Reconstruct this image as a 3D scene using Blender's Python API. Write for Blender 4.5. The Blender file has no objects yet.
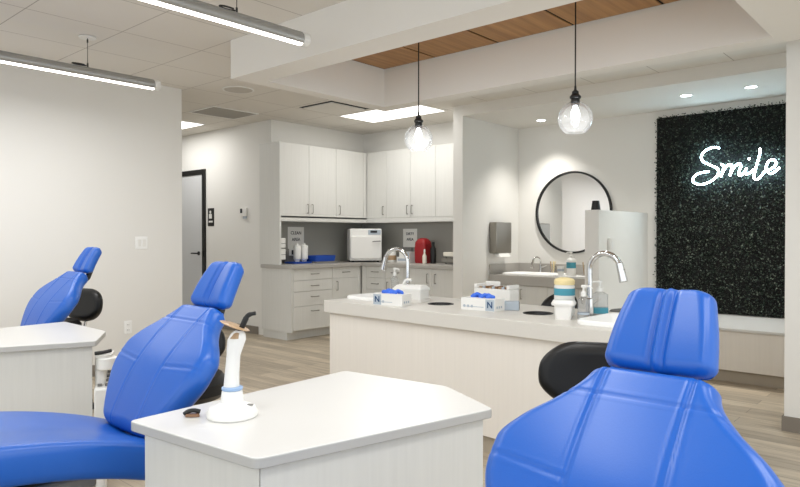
import bpy, bmesh, math, random
from mathutils import Matrix, Vector
random.seed(7)
SC = bpy.context.scene
COL = SC.collection
PI = math.pi

# ------------------------------------------------------------------ materials
def lin(c):
    return tuple(((v/255)/12.92 if v/255 <= .04045 else ((v/255+.055)/1.055)**2.4) for v in c)

def mat(name, rgb, rough=.5, metal=0, spec=.5, noise=0, nscale=(30, 30, 30), bump=0, bscale=200, emis=None, estr=0, coat=0, trans=0):
    m = bpy.data.materials.new(name); m.use_nodes = True
    nt = m.node_tree; b = nt.nodes['Principled BSDF']
    c = lin(rgb)
    b.inputs['Base Color'].default_value = (*c, 1)
    b.inputs['Roughness'].default_value = rough
    b.inputs['Metallic'].default_value = metal
    b.inputs['Specular IOR Level'].default_value = spec
    b.inputs['Coat Weight'].default_value = coat
    b.inputs['Transmission Weight'].default_value = trans
    if emis:
        b.inputs['Emission Color'].default_value = (*lin(emis), 1)
        b.inputs['Emission Strength'].default_value = estr
    tc = nt.nodes.new('ShaderNodeTexCoord')
    if noise:
        mp = nt.nodes.new('ShaderNodeMapping'); mp.inputs['Scale'].default_value = nscale
        nz = nt.nodes.new('ShaderNodeTexNoise'); nz.inputs['Scale'].default_value = 1; nz.inputs['Detail'].default_value = 4
        cr = nt.nodes.new('ShaderNodeMix'); cr.data_type = 'RGBA'
        cr.inputs['A'].default_value = (*[v*(1-noise) for v in c], 1)
        cr.inputs['B'].default_value = (*[min(1, v*(1+noise)) for v in c], 1)
        nt.links.new(tc.outputs['Object'], mp.inputs['Vector']); nt.links.new(mp.outputs[0], nz.inputs['Vector'])
        nt.links.new(nz.outputs['Fac'], cr.inputs['Factor']); nt.links.new(cr.outputs['Result'], b.inputs['Base Color'])
    if bump:
        n2 = nt.nodes.new('ShaderNodeTexNoise'); n2.inputs['Scale'].default_value = bscale; n2.inputs['Detail'].default_value = 3
        bp = nt.nodes.new('ShaderNodeBump'); bp.inputs['Strength'].default_value = bump; bp.inputs['Distance'].default_value = .002
        nt.links.new(tc.outputs['Object'], n2.inputs['Vector']); nt.links.new(n2.outputs['Fac'], bp.inputs['Height'])
        nt.links.new(bp.outputs[0], b.inputs['Normal'])
    return m

def floor_material():
    m = bpy.data.materials.new('plank_floor'); m.use_nodes = True
    nt = m.node_tree; N = nt.nodes; L = nt.links; b = N['Principled BSDF']
    tc = N.new('ShaderNodeTexCoord'); mp = N.new('ShaderNodeMapping')
    mp.inputs['Rotation'].default_value = (0, 0, PI/2)
    br = N.new('ShaderNodeTexBrick'); br.offset = .37
    br.inputs['Color1'].default_value = (*lin((214, 200, 178)), 1); br.inputs['Color2'].default_value = (*lin((180, 167, 148)), 1)
    br.inputs['Mortar'].default_value = (*lin((112, 100, 88)), 1)
    br.inputs['Scale'].default_value = 1; br.inputs['Mortar Size'].default_value = .0015
    br.inputs['Brick Width'].default_value = 1.22; br.inputs['Row Height'].default_value = .155
    L.new(tc.outputs['Object'], mp.inputs['Vector']); L.new(mp.outputs[0], br.inputs['Vector'])
    m2 = N.new('ShaderNodeMapping'); m2.inputs['Scale'].default_value = (22, 1.6, 1)
    nz = N.new('ShaderNodeTexNoise'); nz.inputs['Scale'].default_value = 1; nz.inputs['Detail'].default_value = 6; nz.inputs['Roughness'].default_value = .65
    L.new(tc.outputs['Object'], m2.inputs['Vector']); L.new(m2.outputs[0], nz.inputs['Vector'])
    rp = N.new('ShaderNodeValToRGB'); rp.color_ramp.elements[0].position = .3; rp.color_ramp.elements[1].position = .7
    rp.color_ramp.elements[0].color = (.62, .6, .58, 1); rp.color_ramp.elements[1].color = (1.12, 1.12, 1.12, 1)
    L.new(nz.outputs['Fac'], rp.inputs['Fac'])
    mx = N.new('ShaderNodeMix'); mx.data_type = 'RGBA'; mx.blend_type = 'MULTIPLY'; mx.inputs['Factor'].default_value = 1
    L.new(br.outputs['Color'], mx.inputs['A']); L.new(rp.outputs[0], mx.inputs['B']); L.new(mx.outputs['Result'], b.inputs['Base Color'])
    b.inputs['Roughness'].default_value = .42
    return m

def ceiling_material():
    m = bpy.data.materials.new('ceiling_tile'); m.use_nodes = True
    nt = m.node_tree; N = nt.nodes; L = nt.links; b = N['Principled BSDF']
    tc = N.new('ShaderNodeTexCoord'); sp = N.new('ShaderNodeSeparateXYZ'); L.new(tc.outputs['Object'], sp.inputs[0])
    masks = []
    for ax, off, p in (('X', 1.55, .636), ('Y', 1.52, .615)):
        a = N.new('ShaderNodeMath'); a.operation = 'SUBTRACT'; L.new(sp.outputs[ax], a.inputs[0]); a.inputs[1].default_value = off - 20*p
        d = N.new('ShaderNodeMath'); d.operation = 'DIVIDE'; L.new(a.outputs[0], d.inputs[0]); d.inputs[1].default_value = p
        f = N.new('ShaderNodeMath'); f.operation = 'FRACT'; L.new(d.outputs[0], f.inputs[0])
        s = N.new('ShaderNodeMath'); s.operation = 'SUBTRACT'; L.new(f.outputs[0], s.inputs[0]); s.inputs[1].default_value = .5
        ab = N.new('ShaderNodeMath'); ab.operation = 'ABSOLUTE'; L.new(s.outputs[0], ab.inputs[0])
        g = N.new('ShaderNodeMath'); g.operation = 'GREATER_THAN'; L.new(ab.outputs[0], g.inputs[0]); g.inputs[1].default_value = .5 - .0035/p
        masks.append(g)
    mxm = N.new('ShaderNodeMath'); mxm.operation = 'MAXIMUM'; L.new(masks[0].outputs[0], mxm.inputs[0]); L.new(masks[1].outputs[0], mxm.inputs[1])
    mx = N.new('ShaderNodeMix'); mx.data_type = 'RGBA'
    mx.inputs['A'].default_value = (*lin((228, 224, 217)), 1); mx.inputs['B'].default_value = (*lin((176, 170, 162)), 1)
    L.new(mxm.outputs[0], mx.inputs['Factor']); L.new(mx.outputs['Result'], b.inputs['Base Color'])
    b.inputs['Roughness'].default_value = .9
    return m

def wood_material():
    m = bpy.data.materials.new('wood_ceiling'); m.use_nodes = True
    nt = m.node_tree; N = nt.nodes; L = nt.links; b = N['Principled BSDF']
    tc = N.new('ShaderNodeTexCoord'); mp = N.new('ShaderNodeMapping'); mp.inputs['Scale'].default_value = (1.2, 24, 4)
    oi = N.new('ShaderNodeObjectInfo')
    nz = N.new('ShaderNodeTexNoise'); nz.noise_dimensions = '4D'; nz.inputs['Scale'].default_value = 1; nz.inputs['Detail'].default_value = 5
    L.new(tc.outputs['Object'], mp.inputs['Vector']); L.new(mp.outputs[0], nz.inputs['Vector']); L.new(oi.outputs['Random'], nz.inputs['W'])
    rp = N.new('ShaderNodeValToRGB')
    rp.color_ramp.elements[0].position = .3; rp.color_ramp.elements[0].color = (*lin((142, 100, 58)), 1)
    rp.color_ramp.elements[1].position = .7; rp.color_ramp.elements[1].color = (*lin((180, 136, 86)), 1)
    L.new(nz.outputs['Fac'], rp.inputs['Fac']); L.new(rp.outputs[0], b.inputs['Base Color'])
    b.inputs['Roughness'].default_value = .5
    return m

def glass_material(name, tint=(1, 1, 1), refl=.12, base=.02, haze=.08):
    m = bpy.data.materials.new(name); m.use_nodes = True
    nt = m.node_tree; N = nt.nodes; L = nt.links
    N.remove(N['Principled BSDF'])
    tr = N.new('ShaderNodeBsdfTransparent'); tr.inputs['Color'].default_value = (*tint, 1)
    gl = N.new('ShaderNodeBsdfGlossy'); gl.inputs['Roughness'].default_value = .03
    lw = N.new('ShaderNodeLayerWeight'); lw.inputs['Blend'].default_value = .2
    df = N.new('ShaderNodeBsdfTranslucent'); dd = N.new('ShaderNodeBsdfDiffuse'); ad = N.new('ShaderNodeMixShader'); m2 = N.new('ShaderNodeMixShader')
    L.new(df.outputs[0], ad.inputs[1]); L.new(dd.outputs[0], ad.inputs[2]); m2.inputs['Fac'].default_value = haze
    L.new(tr.outputs[0], m2.inputs[1]); L.new(ad.outputs[0], m2.inputs[2])
    mu = N.new('ShaderNodeMath'); mu.operation = 'MULTIPLY_ADD'; mu.inputs[1].default_value = refl*4; mu.inputs[2].default_value = base
    mu.use_clamp = True
    L.new(lw.outputs['Fresnel'], mu.inputs[0])
    mx = N.new('ShaderNodeMixShader'); L.new(mu.outputs[0], mx.inputs['Fac']); L.new(m2.outputs[0], mx.inputs[1]); L.new(gl.outputs[0], mx.inputs[2])
    L.new(mx.outputs[0], N['Material Output'].inputs['Surface'])
    return m

def moss_material():
    m = bpy.data.materials.new('moss_leaf'); m.use_nodes = True
    nt = m.node_tree; N = nt.nodes; L = nt.links; b = N['Principled BSDF']
    g = N.new('ShaderNodeNewGeometry'); rp = N.new('ShaderNodeValToRGB')
    e = rp.color_ramp.elements
    e[0].color = (*lin((14, 26, 18)), 1); e[1].color = (*lin((112, 122, 108)), 1); e[1].position = 1
    k = e.new(.7); k.color = (*lin((36, 54, 40)), 1)
    L.new(g.outputs['Random Per Island'], rp.inputs['Fac']); L.new(rp.outputs[0], b.inputs['Base Color'])
    b.inputs['Roughness'].default_value = .55
    return m

M = dict(
    floor=floor_material(), ceil=ceiling_material(), wood=wood_material(), moss=moss_material(),
    wall=mat('wall_paint', (232, 230, 225), .85, noise=.012, nscale=(3, 3, 3)),
    beam=mat('beam_paint', (232, 229, 223), .85),
    lam=mat('grey_laminate', (217, 216, 211), .45, noise=.06, nscale=(60, 60, 2.5)),
    lam2=mat('island_laminate', (230, 225, 217), .5, noise=.04, nscale=(50, 50, 2)),
    ctop=mat('grey_counter', (176, 172, 166), .4, noise=.05, nscale=(90, 90, 90)),
    itop=mat('island_counter', (214, 211, 204), .35, noise=.03, nscale=(90, 90, 90)),
    wtop=mat('white_worktop', (214, 213, 210), .3),
    wedge=mat('worktop_edge', (186, 185, 182), .45),
    splash=mat('grey_splash', (158, 157, 150), .6),
    kick=mat('kick_grey', (176, 166, 150), .6), base=mat('baseboard_grey', (130, 122, 112), .6),
    blue=mat('blue_vinyl', (20, 90, 182), .34, spec=.55, bump=.08, bscale=260),
    black=mat('black_vinyl', (15, 14, 14), .4, spec=.35, bump=.1, bscale=200),
    blk=mat('black_metal', (18, 18, 18), .45), void=mat('dark_gap', (10, 10, 10), .9),
    chrome=mat('chrome', (215, 215, 215), .12, metal=1), steel=mat('brushed_steel', (150, 146, 138), .38, metal=1),
    alu=mat('aluminium_tube', (168, 168, 166), .38, metal=.7), grey=mat('mid_grey', (128, 126, 122), .5),
    white=mat('white_plastic', (234, 233, 229), .4), cream=mat('pale_plastic', (232, 226, 212), .45),
    porc=mat('white_ceramic', (248, 248, 246), .15), paper=mat('paper', (236, 235, 230), .8),
    ppl=mat('clear_tub', (236, 234, 230), .3),
    red=mat('red_plastic', (152, 24, 28), .45), bluep=mat('blue_plastic', (30, 78, 176), .4), glove=mat('blue_nitrile', (64, 116, 226), .5),
    teal=mat('teal_label', (70, 150, 170), .5), yel=mat('yellow_lid', (240, 222, 168), .5), brown=mat('brown_plastic', (128, 92, 62), .35),
    tan=mat('amber_shield', (176, 146, 112), .3), skyring=mat('pale_blue_ring', (150, 178, 214), .4),
    cgr=mat('grille_paint', (200, 195, 187), .8), vent=mat('vent_paint', (166, 162, 155), .8),
    ink=mat('dark_ink', (40, 42, 46), .7), navy=mat('navy_ink', (30, 70, 110), .6), lgrey=mat('light_grey_print', (176, 186, 196), .6),
    door=mat('door_paint', (206, 207, 208), .5), mirror=mat('mirror_silver', (245, 245, 245), .01, metal=1),
    glass=glass_material('clear_glass', (1, 1, 1), .10, .03, .025), liquid=glass_material('clear_bottle', (.95, .96, .97), .1, .03, .15),
    tube=mat('lit_tube', (255, 255, 255), .5, emis=(255, 251, 244), estr=7),
    panel=mat('lit_panel', (255, 255, 255), .5, emis=(255, 252, 246), estr=2.2),
    can=mat('lit_downlight', (255, 255, 255), .5, emis=(240, 247, 255), estr=12),
    bulb=mat('lit_bulb', (255, 255, 255), .5, emis=(240, 247, 255), estr=5),
    neon=mat('lit_neon', (255, 255, 255), .5, emis=(200, 236, 252), estr=26),
)

# ------------------------------------------------------------------ builders
class MB:
    def __init__(s): s.bm = bmesh.new()
    def box(s, x0, x1, y0, y1, z0, z1):
        vs = [s.bm.verts.new(p) for p in ((x0,y0,z0),(x1,y0,z0),(x1,y1,z0),(x0,y1,z0),(x0,y0,z1),(x1,y0,z1),(x1,y1,z1),(x0,y1,z1))]
        for f in ((3,2,1,0),(4,5,6,7),(0,1,5,4),(1,2,6,5),(2,3,7,6),(3,0,4,7)): s.bm.faces.new([vs[i] for i in f])
        return s
    def prism(s, poly, z0, z1):
        a = [s.bm.verts.new((x, y, z0)) for x, y in poly]; b = [s.bm.verts.new((x, y, z1)) for x, y in poly]
        n = len(poly); s.bm.faces.new(a[::-1]); s.bm.faces.new(b)
        for i in range(n): s.bm.faces.new([a[i], a[(i+1) % n], b[(i+1) % n], b[i]])
        return s
    def loft(s, rings, cap0=True, cap1=True, closed=False):
        R = [[s.bm.verts.new(p) for p in r] for r in rings]
        n = len(R[0]); k = len(R)
        for i in range(k if closed else k-1):
            A, B = R[i], R[(i+1) % k]
            for j in range(n): s.bm.faces.new([A[j], A[(j+1) % n], B[(j+1) % n], B[j]])
        if not closed:
            if cap0: s.bm.faces.new(R[0][::-1])
            if cap1: s.bm.faces.new(R[-1])
        return s
    def lathe(s, prof, c=(0, 0, 0), seg=24, cap0=True, cap1=True):
        rings = [[(c[0]+r*math.cos(2*PI*j/seg), c[1]+r*math.sin(2*PI*j/seg), c[2]+z) for j in range(seg)] for r, z in prof]
        return s.loft(rings, cap0, cap1)
    def tube(s, pts, r, seg=10):
        pts = [Vector(p) for p in pts]; n = len(pts)
        rr = r if isinstance(r, (list, tuple)) else [r]*n
        t0 = (pts[1]-pts[0]).normalized(); up = Vector((0, 0, 1)) if abs(t0.z) < .9 else Vector((1, 0, 0))
        nrm = t0.cross(up).normalized(); rings = []
        for i, p in enumerate(pts):
            t = (pts[min(i+1, n-1)]-pts[max(i-1, 0)]).normalized()
            nrm = (nrm - t*nrm.dot(t)).normalized(); bn = t.cross(nrm)
            rings.append([p + (nrm*math.cos(2*PI*j/seg)+bn*math.sin(2*PI*j/seg))*rr[i] for j in range(seg)])
        return s.loft(rings)
    def xform(s, m): s.bm.transform(m); return s

def smooth_pts(pts, sub=8):
    P = [Vector(p) for p in pts]; P = [P[0]*2-P[1]] + P + [P[-1]*2-P[-2]]; out = []
    for i in range(1, len(P)-2):
        for k in range(sub):
            t = k/sub
            out.append(.5*((2*P[i])+(-P[i-1]+P[i+1])*t+(2*P[i-1]-5*P[i]+4*P[i+1]-P[i+2])*t*t+(-P[i-1]+3*P[i]-3*P[i+1]+P[i+2])*t**3))
    out.append(P[-2]); return out

def rrect(x0, x1, y0, y1, r, z, seg=6):
    out = []
    for cx, cy, a0 in ((x1-r, y1-r, 0), (x0+r, y1-r, PI/2), (x0+r, y0+r, PI), (x1-r, y0+r, 1.5*PI)):
        for k in range(seg+1):
            a = a0+PI/2*k/seg; out.append((cx+r*math.cos(a), cy+r*math.sin(a), z))
    return out

ROOT = {}
def obj(name, mb, m, parent=None, root=None, bevel=0, angle=35, seg=2):
    bm = mb.bm
    if root is not None: bm.transform(ROOT[root.name].inverted())
    bmesh.ops.recalc_face_normals(bm, faces=bm.faces)
    me = bpy.data.meshes.new(name); bm.to_mesh(me); bm.free()
    for p in me.polygons: p.use_smooth = True
    me.set_sharp_from_angle(angle=math.radians(angle))
    ms = m if isinstance(m, (list, tuple)) else [m]
    for x in ms: me.materials.append(M[x])
    o = bpy.data.objects.new(name, me); COL.objects.link(o); o.parent = parent
    if bevel:
        b = o.modifiers.new('b', 'BEVEL'); b.width = bevel; b.segments = seg; b.limit_method = 'ANGLE'; b.angle_limit = math.radians(40)
    return o
def tag(o, label, cat, group=None):
    o['label'] = label; o['category'] = cat
    if group: o['group'] = group
    return o
def thing(name, label, cat, loc=(0, 0, 0), rotz=0, group=None):
    o = bpy.data.objects.new(name, None); COL.objects.link(o); o.empty_display_size = .05
    o.location = loc; o.rotation_euler = (0, 0, rotz)
    ROOT[o.name] = Matrix.Translation(loc) @ Matrix.Rotation(rotz, 4, 'Z')
    return tag(o, label, cat, group)
def struct(name, mb, m, bevel=0):
    o = obj(name, mb, m, bevel=bevel); o['kind'] = 'structure'; return o
def dup(root, loc, rotz, label, group=None):
    r = root.copy(); COL.objects.link(r); r.location = loc; r.rotation_euler = (0, 0, rotz); r['label'] = label
    if group: r['group'] = group
    for ch in list(root.children):
        c = ch.copy(); COL.objects.link(c); c.parent = r
        for g in list(ch.children):
            d = g.copy(); COL.objects.link(d); d.parent = c
    return r
def cut(o, cutters):
    tmp = []
    for mb in cutters:
        bmesh.ops.recalc_face_normals(mb.bm, faces=mb.bm.faces)
        me = bpy.data.meshes.new('cut'); mb.bm.to_mesh(me); mb.bm.free()
        c = bpy.data.objects.new('cut', me); COL.objects.link(c); tmp.append(c)
        md = o.modifiers.new('c', 'BOOLEAN'); md.operation = 'DIFFERENCE'; md.object = c; md.solver = 'EXACT'
        c.matrix_world = o.matrix_world
    bpy.context.view_layer.update()
    dg = bpy.context.evaluated_depsgraph_get()
    me = bpy.data.meshes.new_from_object(o.evaluated_get(dg))
    o.modifiers.clear(); o.data = me
    for c in tmp: bpy.data.objects.remove(c)
def text_mb(body, size, M4, depth=.0008):
    cu = bpy.data.curves.new('t', 'FONT'); cu.body = body; cu.size = size; cu.align_x = 'CENTER'; cu.align_y = 'CENTER'; cu.extrude = depth; cu.offset = size*.02
    t = bpy.data.objects.new('t', cu); COL.objects.link(t); bpy.context.view_layer.update()
    me = bpy.data.meshes.new_from_object(t.evaluated_get(bpy.context.evaluated_depsgraph_get()))
    mb = MB(); mb.bm.from_mesh(me); mb.bm.transform(M4); bpy.data.objects.remove(t); return mb
def frame_m(origin, right, up):
    r = Vector(right).normalized(); u = Vector(up).normalized(); n = r.cross(u)
    return Matrix(((r.x, u.x, n.x, origin[0]), (r.y, u.y, n.y, origin[1]), (r.z, u.z, n.z, origin[2]), (0, 0, 0, 1)))

# ------------------------------------------------------------------ room
H = 2.73
struct('floor', MB().box(-5, 8, -4, 11.5, -.1, 0), 'floor')
c = MB()
c.box(-1.6, 2.95, -1.5, 11.5, H, H+.2); c.box(4.46, 8, -1.5, 11.5, H, H+.2); c.box(2.95, 4.46, 4.15, 11.5, H, H+.2); c.box(2.95, 4.46, -1.5, .81, H, H+.2)
struct('ceiling', c, 'ceil')
struct('wall_left', MB().box(-5, 3.425, 5.94, 6.07, 0, H), 'wall')
struct('wall_hall', MB().box(5.05, 5.2, 6.715, 11.3, 0, H), 'wall')
struct('wall_hall_end', MB().box(-5, 5.05, 11.3, 11.45, 0, H), 'wall')
struct('wall_back', MB().box(5.2, 6.9, 6.715, 6.85, 0, H), 'wall')
struct('wall_back_right', MB().box(6.75, 6.9, 4.44, 6.715, 0, H), 'wall')
s = MB(); s.box(5.05, 6.75, 6.63, 6.715, 2.43, H); s.box(6.70, 6.75, 4.44, 6.63, 2.43, H)
struct('trim_soffit', s, 'wall')
struct('wall_alcove_left', MB().box(5.93, 7.27, 4.308, 4.44, 0, H), 'wall')
struct('wall_alcove_back', MB().box(7.115, 7.27, .8, 4.308, 0, 2.61), 'wall')
struct('ceiling_alcove', MB().box(5.93, 7.27, .8, 4.308, 2.61, H), 'beam')
struct('wall_alcove_right', MB().box(4.95, 7.115, .78, .92, 0, 2.61), 'wall')
struct('wall_right', MB().box(4.8, 4.95, -4, .92, 0, H), 'wall')
# dropped beam frame around the raised wood ceiling
b = MB()
b.box(2.82, 3.05, -1.5, 4.19, 2.442, H); b.box(3.05, 4.52, 4.05, 4.19, 2.442, H); b.box(4.36, 4.52, .91, 4.05, 2.442, H); b.box(3.05, 4.52, -1.5, .91, 2.442, H)
struct('ceiling_beam', b, 'beam')
b = MB(); b.box(2.95, 3.05, .91, 4.05, H, 2.9); b.box(4.36, 4.46, .91, 4.05, H, 2.9); b.box(2.95, 4.46, 4.05, 4.15, H, 2.9); b.box(2.95, 4.46, .81, .91, H, 2.9)
b.box(2.95, 4.46, .81, 4.15, 2.9, 2.95)
struct('ceiling_recess', b, 'beam')
struct('ceiling_reveal', MB().box(3.05, 4.36, .91, 4.05, 2.787, 2.82), 'void')
ys = [4.037, 3.447, 2.815, 2.176, 1.541, .92]
for i in range(5):
    o = struct('ceiling_wood_panel', MB().box(3.062, 4.340, ys[i+1]+.011, ys[i]-.011, 2.780, 2.7865), 'wood')
# baseboards
struct('baseboard_hall', MB().box(5.038, 5.05, 6.9, 8.1, 0, .1), 'base')
struct('baseboard_left', MB().box(-5, 3.425, 5.928, 5.94, 0, .1), 'base')
t = MB(); t.box(4.788, 4.80, -4, .932, 0, .097); t.box(4.80, 4.95, .92, .932, 0, .097)
struct('baseboard_right', t, 'base')
# hall door
d = thing('door', 'pale grey door in a black frame in the hall wall', 'door', (5.05, 8.6, 0)); d.name = 'door_1'; d['kind'] = 'structure'; ROOT['door_1'] = ROOT['door']
f = MB(); f.box(-.025, -.001, -.485, -.415, 0, 2.21); f.box(-.025, -.001, .52, .59, 0, 2.21); f.box(-.025, -.001, -.415, .52, 2.14, 2.21)
obj('door_frame', f, 'blk', d)
ds = obj('door_slab', MB().box(-.012, -.001, -.405, .51, .01, 2.13), 'door', d)
h = MB(); h.lathe([(.028, 0), (.028, .012)], seg=16); h.bm.transform(Matrix.Translation((-.012, -.32, 1.02)) @ Matrix.Rotation(-PI/2, 4, 'Y'))
h.tube([(-.012, -.32, 1.02), (-.055, -.32, 1.02), (-.058, -.31, 1.02), (-.058, -.19, 1.02)], .010)
obj('door_handle', h, 'blk', ds)
st = MB(); st.box(-.035, -.025, -.46, -.43, .98, 1.06); obj('strike_plate', st, 'blk', d)

# ------------------------------------------------------------------ wall bits
p = thing('restroom_sign', 'small black restroom sign with white symbol beside the hall door', 'sign', (5.05, 7.985, 1.53))
obj('plate', MB().box(-.008, -.001, -.075, .075, -.125, .125), 'blk', p, bevel=.003)
g = MB(); g.lathe([(.001, .012), (.022, .012), (.022, .014), (.001, .014)], seg=14)
g.bm.transform(frame_m((-.0, .005, .07), (0, -1, 0), (0, 0, 1)))
g.bm.transform(Matrix.Translation((.002, 0, 0)))
g.box(-.011, -.008, -.03, .04, -.02, .045)
obj('symbol', g, 'white', p)
obj('lettering', MB().box(-.010, -.008, -.05, .05, -.075, -.05), 'white', p)
p = thing('thermostat', 'small white wall thermostat with dark screen in the hall', 'thermostat', (5.05, 7.2, 1.58))
obj('body', MB().box(-.035, -.001, -.075, .055, -.055, .055), 'white', p, bevel=.006)
obj('screen', MB().box(-.037, -.035, .0, .045, -.012, .045), 'ink', p)
obj('bracket', MB().box(-.025, -.001, -.055, .0, -.085, -.055), 'lgrey', p)
p = thing('light_switch', 'white double light switch plate on the left wall', 'switch', (3.0, 5.94, 1.20))
obj('plate', MB().box(-.06, .06, -.007, -.001, -.06, .06), 'porc', p, bevel=.003)
for x in (-.025, .025): obj('rocker', MB().box(x-.016, x+.016, -.011, -.007, -.033, .033), 'white', p, bevel=.002)
p = thing('power_outlet', 'white power outlet low on the left wall between blue chairs', 'outlet', (2.865, 5.94, .41))
obj('plate', MB().box(-.038, .038, -.007, -.001, -.06, .06), 'porc', p, bevel=.003)
for z in (-.025, .025):
    r = obj('receptacle', MB().box(-.017, .017, -.010, -.007, z-.014, z+.014), 'porc', p, bevel=.003)
    sl = MB(); sl.box(-.008, -.005, -.0105, -.0095, z-.005, z+.006); sl.box(.005, .008, -.0105, -.0095, z-.005, z+.006); obj('slot', sl, 'ink', r)

# ------------------------------------------------------------------ ceiling fixtures
def tube_light(y, cx, label, curl):
    z = 2.465; p = thing('tube_light', label, 'light', (2.63, y, z), 0, 'suspended tube lights')
    n = 28; ring = []
    hs = MB()
    prof = [(.040*math.sin(a), .040*math.cos(a)) for a in [(-138+276*k/20)*PI/180 for k in range(21)]]
    prof += [(.022, -.026), (-.022, -.026)]
    rings = [[(x, py, pz) for py, pz in prof] for x in (-2.46, -.055)]
    hs.loft(rings)
    for k, a in enumerate((-60, -30, 30, 60)):
        yy, zz = .040*math.sin(a*PI/180), .040*math.cos(a*PI/180)
        hs.tube([(-2.46, yy, zz), (-.055, yy, zz)], .0025, 6)
    obj('housing', hs, 'alu', p)
    df = MB(); prof = [(.0345*math.sin(a), .040*math.cos(a)) for a in [(141+78*k/12)*PI/180 for k in range(13)]]
    df.loft([[(x, py, pz) for py, pz in prof] for x in (-2.45, -.055)])
    obj('diffuser', df, 'tube', p)
    for x0, x1 in ((-.055, 0), (-2.52, -2.46)):
        e = MB(); e.lathe([(.030, 0), (.042, .004), (.042, x1-x0-.006), (.034, x1-x0)], seg=24)
        e.bm.transform(Matrix.Translation((x0, 0, 0)) @ Matrix.Rotation(PI/2, 4, 'Y')); obj('end_cap', e, 'white', p)
    w = MB(); w.tube([(cx-2.63, 0, .04), (cx-2.63, 0, H-z)], .0022, 6); w.lathe([(.006, .035), (.006, .07)], (cx-2.63, 0, 0), 8); w.lathe([(.006, .22), (.006, .245)], (cx-2.63, 0, 0), 8)
    cb = obj('suspension_cable', w, 'blk', p)
    obj('canopy', MB().lathe([(.06, H-z-.012), (.06, H-z-.004), (.03, H-z)], (cx-2.63, 0, 0), 20), 'white', p)
    cl = MB(); cl.tube([(cx-2.63+.05*math.cos(a)-.06, .018*math.sin(a), .052) for a in [2*PI*k/20 for k in range(18)]], .005, 6)
    obj('power_cord', cl, 'blk', p)
tube_light(4.90, 2.07, 'suspended tube light nearer the left wall, ending in a white cap', 1)
tube_light(3.09, 2.12, 'suspended tube light at the top, nearest the big white beam', 1)

def flat_panel(name, label, x0, x1, y0, y1, group=None):
    p = thing(name, label, 'light', ((x0+x1)/2, (y0+y1)/2, H), 0, group)
    a, b = (x1-x0)/2, (y1-y0)/2
    f = MB(); w = .018
    f.box(-a, a, -b, -b+w, -.006, -.0005); f.box(-a, a, b-w, b, -.006, -.0005); f.box(-a, -a+w, -b+w, b-w, -.006, -.0005); f.box(a-w, a, -b+w, b-w, -.006, -.0005)
    obj('frame', f, 'white', p)
    obj('diffuser', MB().box(-a+w, a-w, -b+w, b-w, -.005, -.001), 'panel', p)
flat_panel('ceiling_panel_light', 'large rectangular lit ceiling panel in front of the upper cabinets', 5.44, 6.06, 4.63, 5.82, 'ceiling panel lights')
flat_panel('ceiling_panel_light', 'lit ceiling panel in the hall, just past the left wall corner', 4.09, 4.70, 7.55, 8.75, 'ceiling panel lights')
p = thing('ceiling_vent', 'square grey perforated return air grille in the hall ceiling', 'vent', (4.41, 6.69, H))
f = MB(); f.box(-.31, .31, -.26, -.245, -.008, -.0005); f.box(-.31, .31, .245, .26, -.008, -.0005); f.box(-.31, -.295, -.245, .245, -.008, -.0005); f.box(.295, .31, -.245, .245, -.008, -.0005)
obj('frame', f, 'white', p)
obj('grille', MB().box(-.295, .295, -.245, .245, -.005, -.001), 'vent', p)
p = thing('ceiling_speaker', 'round flush ceiling speaker with grey grille', 'speaker', (3.81, 5.53, H))
obj('rim', MB().lathe([(.155, -.0005), (.155, -.006), (.140, -.008), (.140, -.0005)], seg=40), 'white', p)
obj('grille', MB().lathe([(.001, -.006), (.139, -.006), (.139, -.001), (.001, -.001)], seg=40), 'cgr', p)
p = thing('air_diffuser', 'square ceiling air diffuser with black slots around its plaque', 'vent', (5.08, 5.5, H))
obj('slot', MB().box(-.29, .29, -.27, .27, -.003, -.0005), 'void', p)
obj('plaque', MB().box(-.255, .255, -.235, .235, -.014, -.004), 'ctile' if 'ctile' in M else 'beam', p)
for x, y, l in ((6.735, 3.775, 'recessed downlight in the alcove ceiling above the mirror'), (6.465, 2.075, 'recessed downlight above the green wall, left of its pair'), (6.485, 1.52, 'recessed downlight above the green wall, right of its pair')):
    p = thing('recessed_downlight', l, 'light', (x, y, 2.61), 0, 'alcove downlights')
    obj('trim_ring', MB().lathe([(.062, -.0005), (.062, -.004), (.05, -.008), (.046, -.0005)], seg=28), 'white', p)
    obj('lens', MB().lathe([(.001, -.006), (.047, -.006), (.047, -.001), (.001, -.001)], seg=24), 'can', p)

def pendant(x, y, label):
    p = thing('pendant_lamp', label, 'lamp', (x, y, 1.982), 0, 'pendant lamps over the island')
    obj('cord', MB().tube([(0, 0, .165), (0, 0, .797)], .0045, 8), 'blk', p)
    obj('socket', MB().lathe([(.006, .20), (.008, .175), (.02, .165), (.021, .15), (.034, .135), (.034, .125), (.026, .118), (.028, .105), (.024, .08)], seg=24), 'blk', p)
    R = .105; pr = [(.03, .103)]
    for k in range(1, 22):
        a = (17+ (146-17)*k/21)*PI/180; pr.append((R*math.sin(a), R*math.cos(a)))
    inner = [(r-.002, z) for r, z in pr[::-1]]
    gb = MB(); gb.lathe(pr+inner, seg=40, cap0=False, cap1=False)
    bmesh.ops.remove_doubles(gb.bm, verts=gb.bm.verts, dist=1e-5)
    obj('glass_globe', gb, 'glass', p, angle=60)
    obj('bulb', MB().lathe([(.012, .082), (.013, .07), (.022, .05), (.028, .03), (.027, .012), (.018, -.004), (.006, -.010)], seg=20), 'bulb', p)
pendant(3.70, 3.09, 'clear globe pendant lamp on the left, in front of the cabinets')
pendant(3.70, 1.84, 'clear globe pendant lamp on the right, in front of the alcove')

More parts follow.
